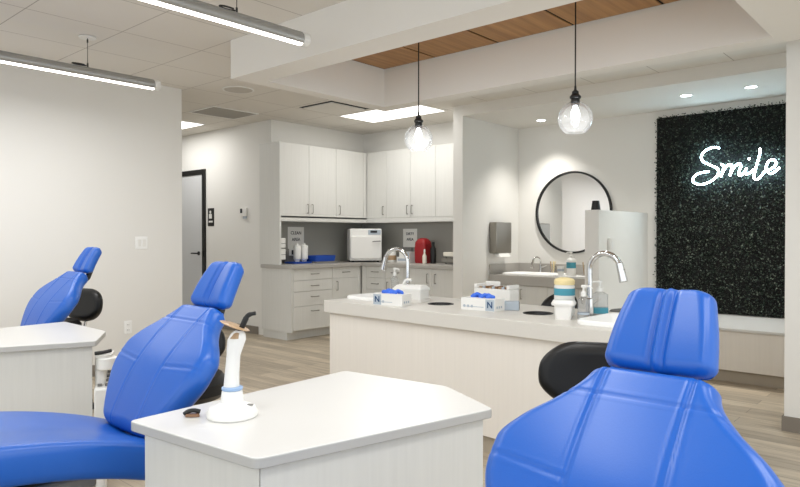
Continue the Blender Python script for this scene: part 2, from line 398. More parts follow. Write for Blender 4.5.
# ------------------------------------------------------------------ cabinet runs
def pull(mb, c, along, out, L=.11, r=.0045):
    c = Vector(c); a = Vector(along); o = Vector(out)
    mb.tube([c-a*L/2, c-a*L/2+o*.028, c-a*L/2+o*.03+a*.006, c+a*L/2+o*.03-a*.006, c+a*L/2+o*.028, c+a*L/2], r, 8)
    return mb
def cabinet(name, label, cat, axis, lo, hi, front, back, z0, z1, fronts, kick=None, group=None):
    """axis 'x': front faces -y, spans x lo..hi. axis 'y': front faces -x, spans y lo..hi.
    fronts: (kind, u0, u1, z0, z1, handle) ; handle = (u, z, 'v'|'h') or None"""
    def bx(mb, u0, u1, d0, d1, a, b):
        return mb.box(u0, u1, d0, d1, a, b) if axis == 'x' else mb.box(d0, d1, u0, u1, a, b)
    loc = ((lo+hi)/2, (front+back)/2, kick and 0 or z0) if axis == 'x' else ((front+back)/2, (lo+hi)/2, kick and 0 or z0)
    p = thing(name, label, cat, loc, 0, group)
    body = MB(); bx(body, lo+.001, hi-.001, front+.021, back-.002, z0, z1)
    obj('body', body, 'lam', p, p)
    if kick is not None:
        obj('toe_kick', bx(MB(), lo+.001, hi-.001, front+kick, back-.002, 0, z0), 'lam', p, p)
    for kind, u0, u1, a, b, hd in fronts:
        f = obj(kind, bx(MB(), u0+.002, u1-.002, front, front+.02, a+.002, b-.002), 'lam', p, p, bevel=.0015, seg=1)
        if hd:
            u, z, o = hd
            al = (0, 0, 1) if o == 'v' else ((1, 0, 0) if axis == 'x' else (0, 1, 0))
            ou = (0, -1, 0) if axis == 'x' else (-1, 0, 0)
            c = (u, front, z) if axis == 'x' else (front, u, z)
            obj('handle', pull(MB(), c, al, ou), 'steel', f, p)
    return p
zt = .868
bc = cabinet('base_cabinet', 'grey base cabinet with four drawers at the left end of the run', 'cabinet', 'x', 4.985, 5.62, 6.12, 6.715, .115, zt,
        [('drawer', 4.985, 5.62, .725, zt, (5.32, .80, 'h')), ('drawer', 4.985, 5.62, .59, .725, (5.32, .655, 'h')), ('drawer', 4.985, 5.62, .41, .59, (5.32, .52, 'h')), ('drawer', 4.985, 5.62, .12, .41, (5.32, .345, 'h'))], .12)
cabinet('base_cabinet', 'grey base cabinet with one drawer over a door, left of the inner corner', 'cabinet', 'x', 5.62, 6.75, 6.12, 6.715, .115, zt,
        [('drawer', 5.62, 6.085, .725, zt, (5.85, .80, 'h')), ('door', 5.62, 6.085, .12, .725, (5.69, .63, 'v')), ('filler_panel', 6.085, 6.128, .12, zt, None)], .12)
cabinet('base_cabinet', 'grey drawer base cabinet just right of the inner corner', 'cabinet', 'y', 5.68, 6.11, 6.13, 6.75, .115, zt,
        [('drawer', 5.68, 6.02, .725, zt, (5.85, .80, 'h')), ('drawer', 5.68, 6.02, .57, .725, (5.85, .645, 'h')), ('drawer', 5.68, 6.02, .35, .57, (5.85, .47, 'h')), ('drawer', 5.68, 6.02, .12, .35, (5.85, .25, 'h')), ('filler_panel', 6.02, 6.098, .12, zt, None)], .12)
cabinet('base_cabinet', 'narrow grey base cabinet behind the island faucet', 'cabinet', 'y', 5.36, 5.68, 6.13, 6.75, .115, zt,
        [('drawer', 5.36, 5.68, .725, zt, (5.50, .80, 'h')), ('door', 5.36, 5.68, .12, .725, (5.63, .62, 'v'))], .12)
cabinet('base_cabinet', 'grey double door sink base cabinet beside the alcove wall', 'cabinet', 'y', 4.445, 5.36, 6.13, 6.75, .115, zt,
        [('door', 4.91, 5.36, .12, zt, (4.97, .75, 'v')), ('door', 4.445, 4.91, .12, zt, (4.85, .75, 'v'))], .12)
obj('end_panel', MB().box(4.962, 4.984, 6.125, 6.713, .10, zt), 'lam', bc, bc)
# worktop (L-shaped)
wt = thing('cabinet_worktop', 'grey L-shaped worktop on the corner base cabinets', 'countertop', (6.1, 6.1, .868))
L = [(4.945, 6.09), (6.10, 6.09), (6.10, 4.445), (6.748, 4.445), (6.748, 6.713), (4.945, 6.713)]
obj('slab', MB().prism(L, .869, .914), 'ctop', wt, wt, bevel=.003)
s = MB(); s.box(4.99, 6.748, 6.70, 6.713, .9145, 1.448); s.box(6.735, 6.748, 4.445, 6.70, .9145, 1.448)
obj('backsplash', s, 'splash', wt, wt)
# uppers
U0, U1 = 1.512, 2.42
cabinet('upper_cabinet', 'grey double door upper cabinet at the left end of the run', 'cabinet', 'x', 4.985, 5.90, 6.35, 6.628, U0, U1,
        [('door', 4.985, 5.432, U0, U1, (5.40, U0+.10, 'v')), ('door', 5.432, 5.90, U0, U1, (5.475, U0+.10, 'v'))])
cabinet('upper_cabinet', 'single door grey upper cabinet left of the inner corner', 'cabinet', 'x', 5.90, 6.49, 6.35, 6.628, U0, U1,
        [('door', 5.90, 6.41, U0, U1, (5.95, U0+.10, 'v')), ('filler_panel', 6.41, 6.478, U0, U1, None)])
cabinet('upper_cabinet', 'single door grey upper cabinet right of the inner corner', 'cabinet', 'y', 5.985, 6.348, 6.48, 6.698, U0, U1,
        [('door', 5.985, 6.348, U0, U1, (6.03, U0+.10, 'v'))])
cabinet('upper_cabinet', 'double door grey upper cabinet behind the left pendant lamp', 'cabinet', 'y', 5.13, 5.985, 6.48, 6.698, U0, U1,
        [('door', 5.555, 5.985, U0, U1, (5.595, U0+.10, 'v')), ('door', 5.13, 5.555, U0, U1, (5.515, U0+.10, 'v'))])
cabinet('upper_cabinet', 'grey upper cabinet at the right end against the alcove wall', 'cabinet', 'y', 4.445, 5.13, 6.48, 6.698, U0, U1,
        [('door', 4.445, 5.13, U0, U1, (4.50, U0+.10, 'v'))])
rl = thing('light_rail', 'pale light rail under the upper cabinets', 'trim', (6.4, 6.4, 1.45))
r = MB(); r.box(4.985, 6.48, 6.352, 6.37, 1.45, 1.511); r.box(4.985, 6.748, 6.352, 6.70, 1.495, 1.511)
obj('front_rail', r, 'lam', rl, rl)
r = MB(); r.box(6.482, 6.50, 4.445, 6.352, 1.45, 1.511); r.box(6.50, 6.748, 4.445, 6.352, 1.495, 1.511)
obj('side_rail', r, 'lam', rl, rl)
ep = thing('tall_end_panel', 'tall grey end panel from worktop to the top of the left upper cabinets', 'panel', (4.97, 6.56, .915))
obj('panel', MB().box(4.960, 4.984, 6.345, 6.75, .915, 2.42), 'lam', ep, ep)
obj('scribe_strip', MB().box(4.984, 5.048, 6.722, 6.748, .915, 2.42), 'lam', ep, ep)

# things on the corner worktop
Z = .9145
def sign(name, label, words, o, right, w, h, cat='sign', group=None, tilt=0):
    n = Vector(right).normalized().cross(Vector((0, 0, 1)))
    p = thing(name, label, cat, o, 0, group)
    m4 = frame_m((0, 0, h/2), right, (0, 0, 1))
    pl = MB().box(-w/2, w/2, -h/2, h/2, -.001, .003); pl.bm.transform(m4); obj('sheet', pl, 'paper', p)
    for k, wd in enumerate(words):
        obj('word', text_mb(wd, h*.20, m4 @ Matrix.Translation((0, h*(.22-.30*k), .0035)), .0006), 'ink', p)
sign('area_sign', 'white CLEAN AREA sign on the backsplash above two spray bottles', ('CLEAN', 'AREA'), (5.50, 6.696, 1.10), (1, 0, 0), .27, .285)
sign('area_sign', 'pale DIRTY AREA sign on the backsplash left of the red container', ('DIRTY', 'AREA'), (6.731, 5.77, 1.115), (0, -1, 0), .25, .25)

def sprayer(x, y, label):
    p = thing('squeeze_bottle', label, 'bottle', (x, y, Z+.024), 0, 'white bottles on the blue tray')
    obj('body', MB().lathe([(.028, 0), (.03, .012), (.047, .035), (.048, .19), (.044, .205), (.02, .212), (.018, .222), (.004, .225)], seg=20), 'white', p)
    obj('cap', MB().lathe([(.014, .2255), (.014, .235), (.004, .238)], seg=14), 'white', p)
sprayer(5.36, 6.50, 'white upright bottle on the blue tray, the left one of the two')
sprayer(5.477, 6.50, 'white upright bottle on the blue tray, the right one of the two')
def tray(name, label, x0, x1, y0, y1, z, h, m):
    p = thing(name, label, 'tray', ((x0+x1)/2, (y0+y1)/2, z)); X, Y = (x1-x0)/2, (y1-y0)/2
    t = MB(); t.loft([rrect(-X*.93, X*.93, -Y*.93, Y*.93, .02, 0), rrect(-X, X, -Y, Y, .02, h), rrect(-X+.006, X-.006, -Y+.006, Y-.006, .018, h), rrect(-X*.93+.006, X*.93-.006, -Y*.93+.006, Y*.93-.006, .015, .005)])
    obj('shell', t, m, p); return p
tray('shallow_tray', 'shallow pale blue tray under the two white bottles', 5.22, 5.535, 6.40, 6.60, Z, .022, 'bluep')
pb = tray('instrument_tray', 'deep blue instrument tray at the left on the corner worktop', 5.555, 5.91, 6.36, 6.58, Z+.022, .075, 'bluep')
tag(obj('mat', MB().box(5.542, 5.95, 6.33, 6.62, Z, Z+.02), 'grey', bevel=.004), 'dark grey slab under the deep blue tray', 'mat').name = 'tray_mat'
p = thing('glove_dispenser', 'upper white box holder on the inner side of the tall end panel', 'dispenser', (4.985, 6.45, 1.12))
obj('box', MB().box(0.001, .085, -.085, .085, 0, .12), 'white', p, bevel=.008)
obj('dark_band', MB().box(.01, .08, -.088, -.0855, .052, .056), 'ink', p)
p = thing('glove_dispenser', 'lower white box holder on the inner side of the tall end panel', 'dispenser', (4.985, 6.45, .975))
obj('box', MB().box(.001, .085, -.085, .085, 0, .13), 'white', p, bevel=.008)
obj('dark_band', MB().box(.01, .08, -.088, -.0855, .06, .064), 'ink', p)
p = thing('bottle_rack', 'grey wire holder behind the white bottles', 'rack', (5.42, 6.62, Z))
obj('box', MB().box(-.14, .10, -.005, .05, 0, .16), 'grey', p, bevel=.006); obj('card', MB().box(-.10, -.02, -.008, -.0055, .10, .19), 'white', p); obj('dark_patch', MB().box(-.06, -.03, -.010, -.0085, .11, .17), 'ink', p)

# autoclave, turned to face the room from the corner
A = thing('autoclave', 'white box-shaped autoclave with silver front in the counter corner', 'sterilizer', (6.315, 6.235, Z), math.radians(-38))
obj('housing', MB().box(-.215, .215, -.16, .25, .02, .45), 'white', A, bevel=.012)
fd = MB(); fd.loft([rrect(-.205, .205, .05, .35, .03, 0), rrect(-.21, .21, .045, .355, .03, .02), rrect(-.20, .20, .055, .345, .03, .032)])
fd.bm.transform(frame_m((0, -.16, .0), (1, 0, 0), (0, 0, 1)))
dr = obj('door', fd, 'stl2' if 'stl2' in M else 'white', A)
obj('handle', MB().tube([(.09, -.19, .28), (.09, -.215, .28), (.19, -.215, .285), (.19, -.19, .285)], .007, 8), 'grey', dr)
cp = obj('control_panel', MB().box(.03, .20, -.166, -.1605, .37, .435), 'lgrey', A, bevel=.003)
obj('display', MB().box(.06, .15, -.169, -.1662, .395, .425), 'ink', cp)
for x in (-.17, .17):
    obj('foot', MB().lathe([(.018, 0), (.018, .021)], (x, -.1, 0), 12), 'blk', A)
for x in (-.17, .17):
    obj('foot', MB().lathe([(.018, 0), (.018, .021)], (x, .2, 0), 12), 'blk', A)
p = thing('jar', 'pale jar with beige label behind the island faucet on the corner worktop', 'jar', (6.50, 5.90, Z))
obj('body', MB().lathe([(.055, 0), (.06, .01), (.06, .13), (.05, .145)], seg=20), 'white', p); obj('label_band', MB().lathe([(.0605, .03), (.0615, .032), (.0615, .09), (.0605, .092)], seg=20, cap0=False, cap1=False), 'tan', p)
obj('lid', MB().lathe([(.057, .146), (.057, .165), (.05, .17)], seg=20), 'cream', p)
p = thing('carton', 'lower white carton of two stacked left of the red container', 'box', (6.56, 5.66, Z), math.radians(4))
obj('box', MB().box(-.12, .12, -.10, .10, 0, .075), 'white', p, bevel=.002); obj('print', MB().box(-.122, -.1205, -.06, .08, .025, .055), 'lgrey', p)
p = thing('carton', 'upper white carton with blue end, stacked left of the red container', 'box', (6.57, 5.655, Z+.0755), math.radians(2))
obj('box', MB().box(-.10, .10, -.085, .085, 0, .065), 'white', p, bevel=.002); obj('blue_end', MB().box(-.102, -.1005, -.085, -.04, 0, .065), 'lgrey', p)
p = thing('wall_tile_sample', 'dark grey card propped under the DIRTY AREA sign', 'card', (6.70, 5.84, Z+.002))
obj('card', MB().box(.0, .02, -.12, .13, 0, .19), 'grey', p); p.name = 'backing_card'; ROOT['backing_card'] = ROOT['wall_tile_sample']
R_ = thing('sharps_container', 'red rounded sharps container on the corner worktop', 'container', (6.53, 5.375, Z))
c = MB(); c.loft([rrect(-.075, .075, -.085, .085, .03, 0), rrect(-.08, .08, -.09, .09, .03, .02), rrect(-.085, .085, -.09, .09, .03, .20), rrect(-.08, .08, -.086, .086, .03, .24)])
obj('body', c, 'red', R_)
c = MB(); c.loft([rrect(-.082, .082, -.088, .088, .03, .2405), rrect(-.08, .08, -.08, .08, .03, .275), rrect(-.055, .055, -.06, .06, .03, .31), rrect(-.03, .03, -.032, .032, .02, .325)])
obj('lid', c, 'red', R_)
p = thing('soap_bottle', 'slim pale bottle right beside the red container', 'bottle', (6.40, 5.245, Z))
obj('body', MB().lathe([(.025, 0), (.027, .01), (.027, .10), (.012, .125), (.011, .15)], seg=16), 'cream', p); obj('cap', MB().lathe([(.013, .1505), (.011, .18), (.004, .185)], seg=12), 'white', p)
p = thing('black_bottle', 'tall black bottle between the red container and the steel rack', 'bottle', (6.52, 5.20, Z))
obj('body', MB().lathe([(.035, 0), (.038, .01), (.038, .19), (.018, .22), (.016, .24)], seg=16), 'blk', p); obj('cap', MB().lathe([(.018, .2405), (.018, .27), (.01, .275)], seg=12), 'blk', p)
p = thing('steel_rack', 'grey drying board with drip trays at the right end of the corner worktop', 'rack', (6.60, 4.82, Z))
obj('back_board', MB().box(.09, .105, -.20, .22, .04, .45), 'vent', p, bevel=.004)
obj('drip_tray', MB().box(-.12, .08, -.19, .19, .095, .15), 'cream', p, bevel=.008)
obj('lower_tray', MB().box(-.14, .08, -.20, .20, .015, .07), 'steel', p, bevel=.008)
l = MB()
for x in (-.1, .06):
    for y in (-.16, .16): l.box(x-.008, x+.008, y-.008, y+.008, 0, .095)
obj('stand', l, 'steel', p)
obj('dispenser_tip', MB().lathe([(.012, 0), (.012, .10), (.006, .12)], (0.082, -.15, .17), 10), 'white', p)

# ------------------------------------------------------------------ island
TH = math.radians(-2.98); IO = (3.193, 3.568)
ZI = .795; IL = 2.42; ID = .78
def isl(b, a, z=0):   # b: depth behind the front edge, a: distance from the left end
    v = Matrix.Rotation(TH, 4, 'Z') @ Vector((b, -a, z)); return (IO[0]+v.x, IO[1]+v.y, z)
I = thing('kitchen_island', 'long pale laminate island with sinks under the pendant lamps', 'island', (IO[0], IO[1], 0), TH); I.name = 'island_cabinet'; ROOT['island_cabinet'] = ROOT['kitchen_island']
obj('front_panel', MB().box(.03, .05, -IL+.03, -.03, .10, .706), 'lam2', I)
obj('end_panel', MB().box(.05, ID-.03, -.05, -.03, .10, .706), 'lam2', I)
obj('end_panel', MB().box(.05, ID-.03, -IL+.03, -IL+.05, .10, .706), 'lam2', I)
obj('back_panel', MB().box(ID-.05, ID-.03, -IL+.05, -.05, .10, .706), 'lam2', I)
obj('toe_kick', MB().box(.06, ID-.1, -IL+.06, -.06, 0, .099), 'kick', I)
ct = obj('island_countertop', MB().box(0, ID, -IL, 0, .707, ZI), 'itop', bevel=.003)
ct.location = (IO[0], IO[1], 0); ct.rotation_euler = (0, 0, TH); tag(ct, 'long pale grey island countertop with sinks and black waste holes', 'countertop')
bpy.context.view_layer.update()
S1 = (.17, .66, .025, .332); S2 = (.10, .54, 1.97, 2.30)   # b0,b1,a0,a1
H1 = (.385, .795); H2 = (.385, 1.572)
cs = []
for b0, b1, a0, a1 in (S1, S2): cs.append(MB().loft([rrect(b0+.02, b1-.02, -a1+.02, -a0-.02, .05, z) for z in (.6, .9)]))
for b, a in (H1, H2): cs.append(MB().lathe([(.087, .6), (.087, .9)], (b, -a, 0), 32))
cut(ct, cs)
for (b0, b1, a0, a1), lab in ((S1, 'white drop-in sink at the left end of the island'), (S2, 'white drop-in sink at the right end of the island, beside the clear bottles')):
    p = thing('sink_basin', lab, 'sink', (IO[0], IO[1], ZI), TH)
    r = .06
    k = MB(); k.loft([rrect(b0, b1, -a1, -a0, r, .001), rrect(b0-.002, b1+.002, -a1-.002, -a0+.002, r, .018), rrect(b0+.006, b1-.006, -a1+.006, -a0-.006, r, .026), rrect(b0+.028, b1-.028, -a1+.028, -a0-.028, r*.8, .010),
                      rrect(b0+.04, b1-.04, -a1+.04, -a0-.04, r*.7, -.08), rrect(b0+.09, b1-.09, -a1+.09, -a0-.09, r*.5, -.10),
                      rrect(b0+.09, b1-.09, -a1+.09, -a0-.09, r*.5, -.106), rrect(b0+.034, b1-.034, -a1+.034, -a0-.034, r*.7, -.084), rrect(b0+.022, b1-.022, -a1+.022, -a0-.022, r*.8, .0005)], cap0=False, cap1=False, closed=True)
    # floor of the bowl
    bw = obj('bowl', k, 'porc', p, angle=50)
    obj('bowl_floor', MB().loft([rrect(b0+.088, b1-.088, -a1+.088, -a0-.088, r*.5, z) for z in (-.105, -.10)]), 'porc', bw)
    obj('drain', MB().lathe([(.022, -.0995), (.022, -.097), (.012, -.098)], ((b0+b1)/2, -(a0+a1)/2, 0), 16), 'chrome', p)
    obj('overflow_hole', MB().tube([(b1-.043, -(a0+a1)/2-.02, -.02), (b1-.0365, -(a0+a1)/2-.02, -.02)], .008, 12), 'ink', p)
for (b, a), lab in ((H1, 'round black waste hole in the island top, the left one'), (H2, 'round black waste hole in the island top, beside the wipes canister')):
    p = thing('waste_chute', lab, 'waste chute', isl(b, a, ZI), TH, 'waste holes in the island top')
    obj('rim', MB().lathe([(.086, -.01), (.091, .001), (.089, .004), (.077, .003), (.073, -.01), (.077, -.015)], seg=36), 'blk', p)
    ln = MB(); ln.lathe([(.080, -.003), (.080, -.2), (.072, -.2), (.074, -.006)], seg=36, cap0=False, cap1=False); ln.lathe([(.0785, -.2), (.0785, -.19)], seg=36)
    obj('liner', ln, 'void', p)

def faucet(loc, yaw, label, reach=.20, height=.37, base_r=.026, tube_r=.0145, side=1):
    p = thing('gooseneck_faucet', label, 'faucet', loc, yaw)
    obj('base', MB().lathe([(base_r+.004, 0), (base_r+.004, .006), (base_r*.8, .012), (tube_r+.006, .05), (tube_r+.006, .11), (tube_r, .115)], seg=20), 'chrome', p)
    rr = reach/2; zc = height-rr-.0
    pts = [(0, 0, .10), (0, 0, zc*.6), (0, 0, zc)] + [(rr-rr*math.cos(a), 0, zc+rr*math.sin(a)) for a in [PI*k/16*.95 for k in range(1, 17)]]
    obj('spout', MB().tube(pts, tube_r, 14), 'chrome', p)
    e = Vector(pts[-1]); dd = (Vector(pts[-1])-Vector(pts[-2])).normalized()
    obj('spray_head', MB().tube([e-dd*.03, e-dd*.026, e+dd*.02, e+dd*.075, e+dd*.08], [tube_r, tube_r+.004, tube_r+.005, tube_r+.008, tube_r+.004], 14), 'chrome', p)
    obj('spray_button', MB().box(e.x+.016, e.x+.024, -.006, .006, e.z-.05, e.z-.005), 'grey', p)
    obj('lever', MB().tube([(0, 0, .075), (0, -.035*side, .08), (0, -.10*side, .10)], [.008, .007, .005], 8), 'chrome', p)
faucet((3.672, 3.172, ZI), math.radians(100), 'tall chrome gooseneck faucet at the left end of the island')
faucet((3.492, 1.645, ZI), math.radians(-93), 'tall chrome gooseneck faucet at the right end of the island', .185, .37, .028, .016, -1)

def pump_bottle(name, label, loc, r, h, bm_, extra=None, group=None, sq=False, yaw=0, noz=.05):
    p = thing(name, label, 'bottle', loc, yaw, group)
    if sq: obj('body', MB().loft([rrect(-r, r, -r*.75, r*.75, r*.4, 0), rrect(-r, r, -r*.75, r*.75, r*.4, h*.88), rrect(-r*.4, r*.4, -r*.4, r*.4, r*.3, h)]), bm_, p)
    else: obj('body', MB().lathe([(r*.92, 0), (r, .006), (r, h*.82), (r*.8, h*.93), (r*.35, h)], seg=20), bm_, p)
    obj('collar', MB().lathe([(r*.45, h+.0005), (r*.45, h+.022), (.006, h+.03), (.006, h+.05)], seg=16), 'white', p)
    n = MB(); n.lathe([(.014, h+.05), (.014, h+.062), (.008, h+.065)], seg=12); n.tube([(0, 0, h+.057), (-noz*.7, 0, h+.058), (-noz, 0, h+.045)], .005, 8)
    obj('pump_head', n, 'white', p)
    if extra:
        z0, z1, mm = extra
        if sq: obj('label_panel', MB().loft([rrect(-r-.001, r+.001, -r*.75-.001, r*.75+.001, r*.4, z) for z in (z0, z1)]), mm, p)
        else: obj('label_panel', MB().lathe([(r+.001, z0), (r+.001, z1)], seg=20, cap0=False, cap1=False), mm, p)
    return p
pump_bottle('pump_bottle', 'clear pump bottle behind the left glove box on the island', (3.87, 3.48, ZI), .032, .15, 'liquid', None, yaw=math.radians(90))
pump_bottle('pump_bottle', 'clear pump bottle close to the right faucet, beside the white tub', (3.40, 1.638, ZI), .032, .13, 'liquid', (.03, .04, 'lgrey'), yaw=math.radians(100))
pump_bottle('soap_dispenser_bottle', 'clear soap bottle with white pump right of the right faucet', (3.66, 1.66, ZI), .046, .14, 'liquid', (.012, .045, 'teal'), sq=True, yaw=math.radians(-60))

def glove_box(loc, yaw, label, Lx=.235, W=.12, Hh=.078):
    p = thing('glove_box', label, 'box', loc, yaw, 'glove boxes on the island')
    obj('carton', MB().box(-Lx/2, Lx/2, -W/2, W/2, 0, Hh), 'white', p, bevel=.0015)
    s_ = MB(); s_.box(-Lx/2+.015, Lx/2-.08, -W/2-.0012, -W/2-.0002, .022, .026)
    for k in range(3): s_.box(-Lx/2+.02+k*.028, -Lx/2+.034+k*.028, -W/2-.0012, -W/2-.0002, .018, .034)
    obj('print', s_, 'lgrey', p)
    ed = -1 if 'left' in label else 1
    x = ed*(Lx/2-.035)
    obj('print_panel', MB().box(x-.032, x+.032, -W/2-.0010, -W/2-.0001, .004, Hh-.004), 'lgrey', p)
    obj('letter', text_mb('N', .055, frame_m((x, -W/2-.0016, Hh/2), (1, 0, 0), (0, 0, 1)), .0008), 'navy', p)
    e = MB()
    for k in range(3): e.box(Lx/2+.0002, Lx/2+.0012, -.04+k*.026, -.026+k*.026, .018, .032)
    obj('end_print', e, 'lgrey', p)
    g = MB(); rnd = random.Random(len(label))
    for k in range(7):
        cx = -.06+.02*k; pts = [(cx-.02, rnd.uniform(-.03, .03), Hh-.002), (cx, rnd.uniform(-.02, .02), Hh+.012+rnd.random()*.012), (cx+.028, rnd.uniform(-.03, .03), Hh+.004)]
        g.tube(smooth_pts(pts, 5), [.006]+[.011]*9+[.006], 8)
    obj('glove', g, 'glove', p)
glove_box((3.272, 2.965, ZI), math.radians(-81), 'white glove box with blue gloves, left one, in front of the left sink')
glove_box((3.43, 2.335, ZI), math.radians(-88), 'white glove box with blue gloves between the two waste holes', .25)
p = thing('wipes_box', 'white lidded box with folded lid flap beside the left faucet', 'box', (3.565, 3.045, ZI), math.radians(-78))
obj('tray', MB().loft([rrect(-.115, .115, -.08, .08, .015, 0), rrect(-.12, .12, -.085, .085, .015, .022)]), 'ppl', p)
obj('body', MB().loft([rrect(-.11, .11, -.075, .075, .015, .0225), rrect(-.11, .11, -.075, .075, .015, .078)]), 'white', p)
w = MB(); w.loft([rrect(-.116, .116, -.08, .08, .015, .0785), rrect(-.116, .116, -.08, .08, .015, .092), rrect(-.10, .10, -.05, .05, .015, .116)])
obj('lid', w, 'white', p)
obj('flap', MB().tube([(-.07, 0, .112), (-.05, 0, .145), (-.03, 0, .155), (.0, 0, .15)], .010, 8), 'white', p)
p = thing('supply_organizer', 'white open organizer box behind the right glove box', 'organizer', (3.81, 2.485, ZI), math.radians(-93))
obj('shell', MB().box(-.15, .15, -.05, .06, 0, .105), 'white', p, bevel=.004)
for x in (-.136, .138): obj('side_wall', MB().box(x-.012, x+.012, -.055, .065, .1055, .135), 'white', p, bevel=.005)
obj('raised_back', MB().box(-.12, .0, .045, .06, .1055, .15), 'white', p, bevel=.006)
for k in range(9):
    obj('packet', MB().box(-.118+k*.027, -.101+k*.027, -.03, .04, .1055, .116+.003*(k % 3)), ('tan', 'lgrey', 'brown')[k % 3], p)
p = thing('roll_box', 'small grey and black box behind the right end of the right glove box', 'box', (3.55, 2.20, ZI), math.radians(-60))
obj('box', MB().box(-.05, .05, -.035, .035, 0, .055), 'lgrey', p, bevel=.003); obj('dark_end', MB().box(.0502, .052, -.03, .03, .006, .05), 'ink', p)
p = thing('wipes_canister', 'white canister with pale yellow lid and teal band on the island', 'canister', (3.512, 1.812, ZI))
obj('body', MB().lathe([(.056, 0), (.059, .006), (.059, .175), (.054, .182)], seg=28), 'white', p)
obj('label_band', MB().lathe([(.0595, .12), (.0605, .121), (.0605, .16), (.0595, .161)], seg=28, cap0=False, cap1=False), 'teal', p)
obj('label_print', MB().lathe([(.0595, .05), (.0603, .051), (.0603, .085), (.0595, .086)], seg=28, cap0=False, cap1=False), 'lgrey', p)
obj('lid', MB().lathe([(.058, .1825), (.060, .186), (.060, .207), (.052, .216), (.03, .222), (.02, .224)], seg=28), 'yel', p)
p = thing('plastic_tub', 'white plastic tub with wide lid in front of the wipes canister', 'tub', (3.362, 1.738, ZI), math.radians(-70))
obj('tub', MB().loft([rrect(-.042, .042, -.045, .045, .015, 0), rrect(-.05, .05, -.05, .05, .018, .078)]), 'ppl', p)
obj('lid', MB().loft([rrect(-.062, .062, -.058, .058, .02, .0785), rrect(-.065, .065, -.06, .06, .02, .09), rrect(-.055, .055, -.05, .05, .02, .108)]), 'ppl', p)

# ------------------------------------------------------------------ alcove
ZS = .812
v = thing('vanity_cabinet', 'pale grey vanity cabinet under the round mirror', 'cabinet', (6.8, 3.6, 0))
obj('body', MB().box(6.52, 7.113, 2.825, 4.306, .10, .70), 'lam', v, v)
obj('toe_kick', MB().box(6.58, 7.113, 2.83, 4.30, 0, .10), 'kick', v, v)
for y0, y1, hy in ((3.93, 4.30, 3.98), (3.56, 3.93, 3.89), (3.19, 3.56, 3.24), (2.83, 3.19, 3.14)):
    f = obj('door', MB().box(6.50, 6.519, y0+.002, y1-.002, .105, .695), 'lam', v, v)
    obj('handle', pull(MB(), (6.50, hy, .60), (0, 0, 1), (-1, 0, 0)), 'steel', f, v)
vt = thing('vanity_countertop', 'grey vanity countertop with raised splash under the round mirror', 'countertop', (6.8, 3.6, .70))
vs = obj('slab', MB().box(6.45, 7.113, 2.823, 4.306, .702, ZS), 'ctop', vt, vt, bevel=.003)
s = MB(); s.box(7.097, 7.113, 2.823, 4.29, ZS+.0005, .93); obj('back_splash', s, 'ctop', vt, vt)
obj('side_splash', MB().box(6.46, 7.113, 4.29, 4.306, ZS+.0005, .93), 'ctop', vt, vt)
bpy.context.view_layer.update()
x0, x1, y0, y1 = 6.54, 6.98, 3.50, 4.22
cm = MB().loft([rrect(x0+.02, x1-.02, y0+.02, y1-.02, .08, z) for z in (.5, 1)]); cm.bm.transform(ROOT[vt.name].inverted())
cut(vs, [cm])
p = thing('vanity_sink', 'white oval-cornered sink set in the vanity top', 'sink', (0, 0, ZS))
k = MB(); r = .1
k.loft([rrect(x0, x1, y0, y1, r, .001), rrect(x0, x1, y0, y1, r, .014), rrect(x0+.01, x1-.01, y0+.01, y1-.01, r, .02), rrect(x0+.03, x1-.03, y0+.03, y1-.03, r*.8, .01), rrect(x0+.06, x1-.06, y0+.06, y1-.06, r*.7, -.08), rrect(x0+.05, x1-.05, y0+.05, y1-.05, r*.7, -.09), rrect(x0+.024, x1-.024, y0+.024, y1-.024, r*.8, .0005)], closed=True)
bw = obj('bowl', k, 'porc', p, angle=50); obj('bowl_floor', MB().loft([rrect(x0+.055, x1-.055, y0+.055, y1-.055, r*.7, z) for z in (-.089, -.082)]), 'porc', bw)
faucet((7.035, 3.945, ZS), math.radians(165), 'small chrome faucet on the vanity below the mirror', .13, .20, .02, .009, -1)
m_ = thing('round_mirror', 'large round mirror in a thin black frame on the alcove wall', 'mirror', (7.114, 3.562, 1.545))
R = .485; fr = MB()
fr.lathe([(R-.028, .001), (R, .001), (R, .03), (R-.028, .03)], seg=72, cap0=False, cap1=False)
vv = fr.bm.verts; 
k = MB(); k.loft([[((R-.014)*math.cos(2*PI*j/72)+dr*math.cos(2*PI*j/72), (R-.014)*math.sin(2*PI*j/72)+dr*math.sin(2*PI*j/72), z) for j in range(72)] for dr, z in ((-.008, .001), (.014, .001), (.014, .03), (-.008, .03))], closed=True)
k.bm.transform(frame_m((0, 0, 0), (0, -1, 0), (0, 0, 1))); fr.bm.free(); obj('frame', k, 'blk', m_)
k = MB().lathe([(R-.023, .004), (R-.023, .012)], seg=72); k.bm.transform(frame_m((0, 0, 0), (0, -1, 0), (0, 0, 1))); obj('glass', k, 'mirror', m_)
p = thing('towel_dispenser', 'brushed steel paper towel dispenser on the alcove side wall', 'dispenser', (6.625, 4.307, 1.25))
obj('case', MB().box(-.165, .165, -.105, -.001, -.19, .18), 'steel', p, bevel=.01)
obj('paper_towel', MB().loft([rrect(-.11, .11, -.10, -.02, .01, -.191), rrect(-.13, .10, -.14, -.06, .01, -.23)]), 'paper', p)
pump_bottle('hand_wash_bottle', 'blue and white pump bottle on the vanity top', (6.58, 3.315, ZS+.016), .05, .20, 'white', (.085, .15, 'teal'), yaw=math.radians(-100), noz=.07)
tray('vanity_tray', 'white rectangular tray on the vanity right of the sink', 6.49, 6.72, 2.86, 3.47, ZS, .015, 'porc')
p = thing('tumbler', 'white cup left of the blue and white pump bottle', 'cup', (6.55, 3.425, ZS+.016))
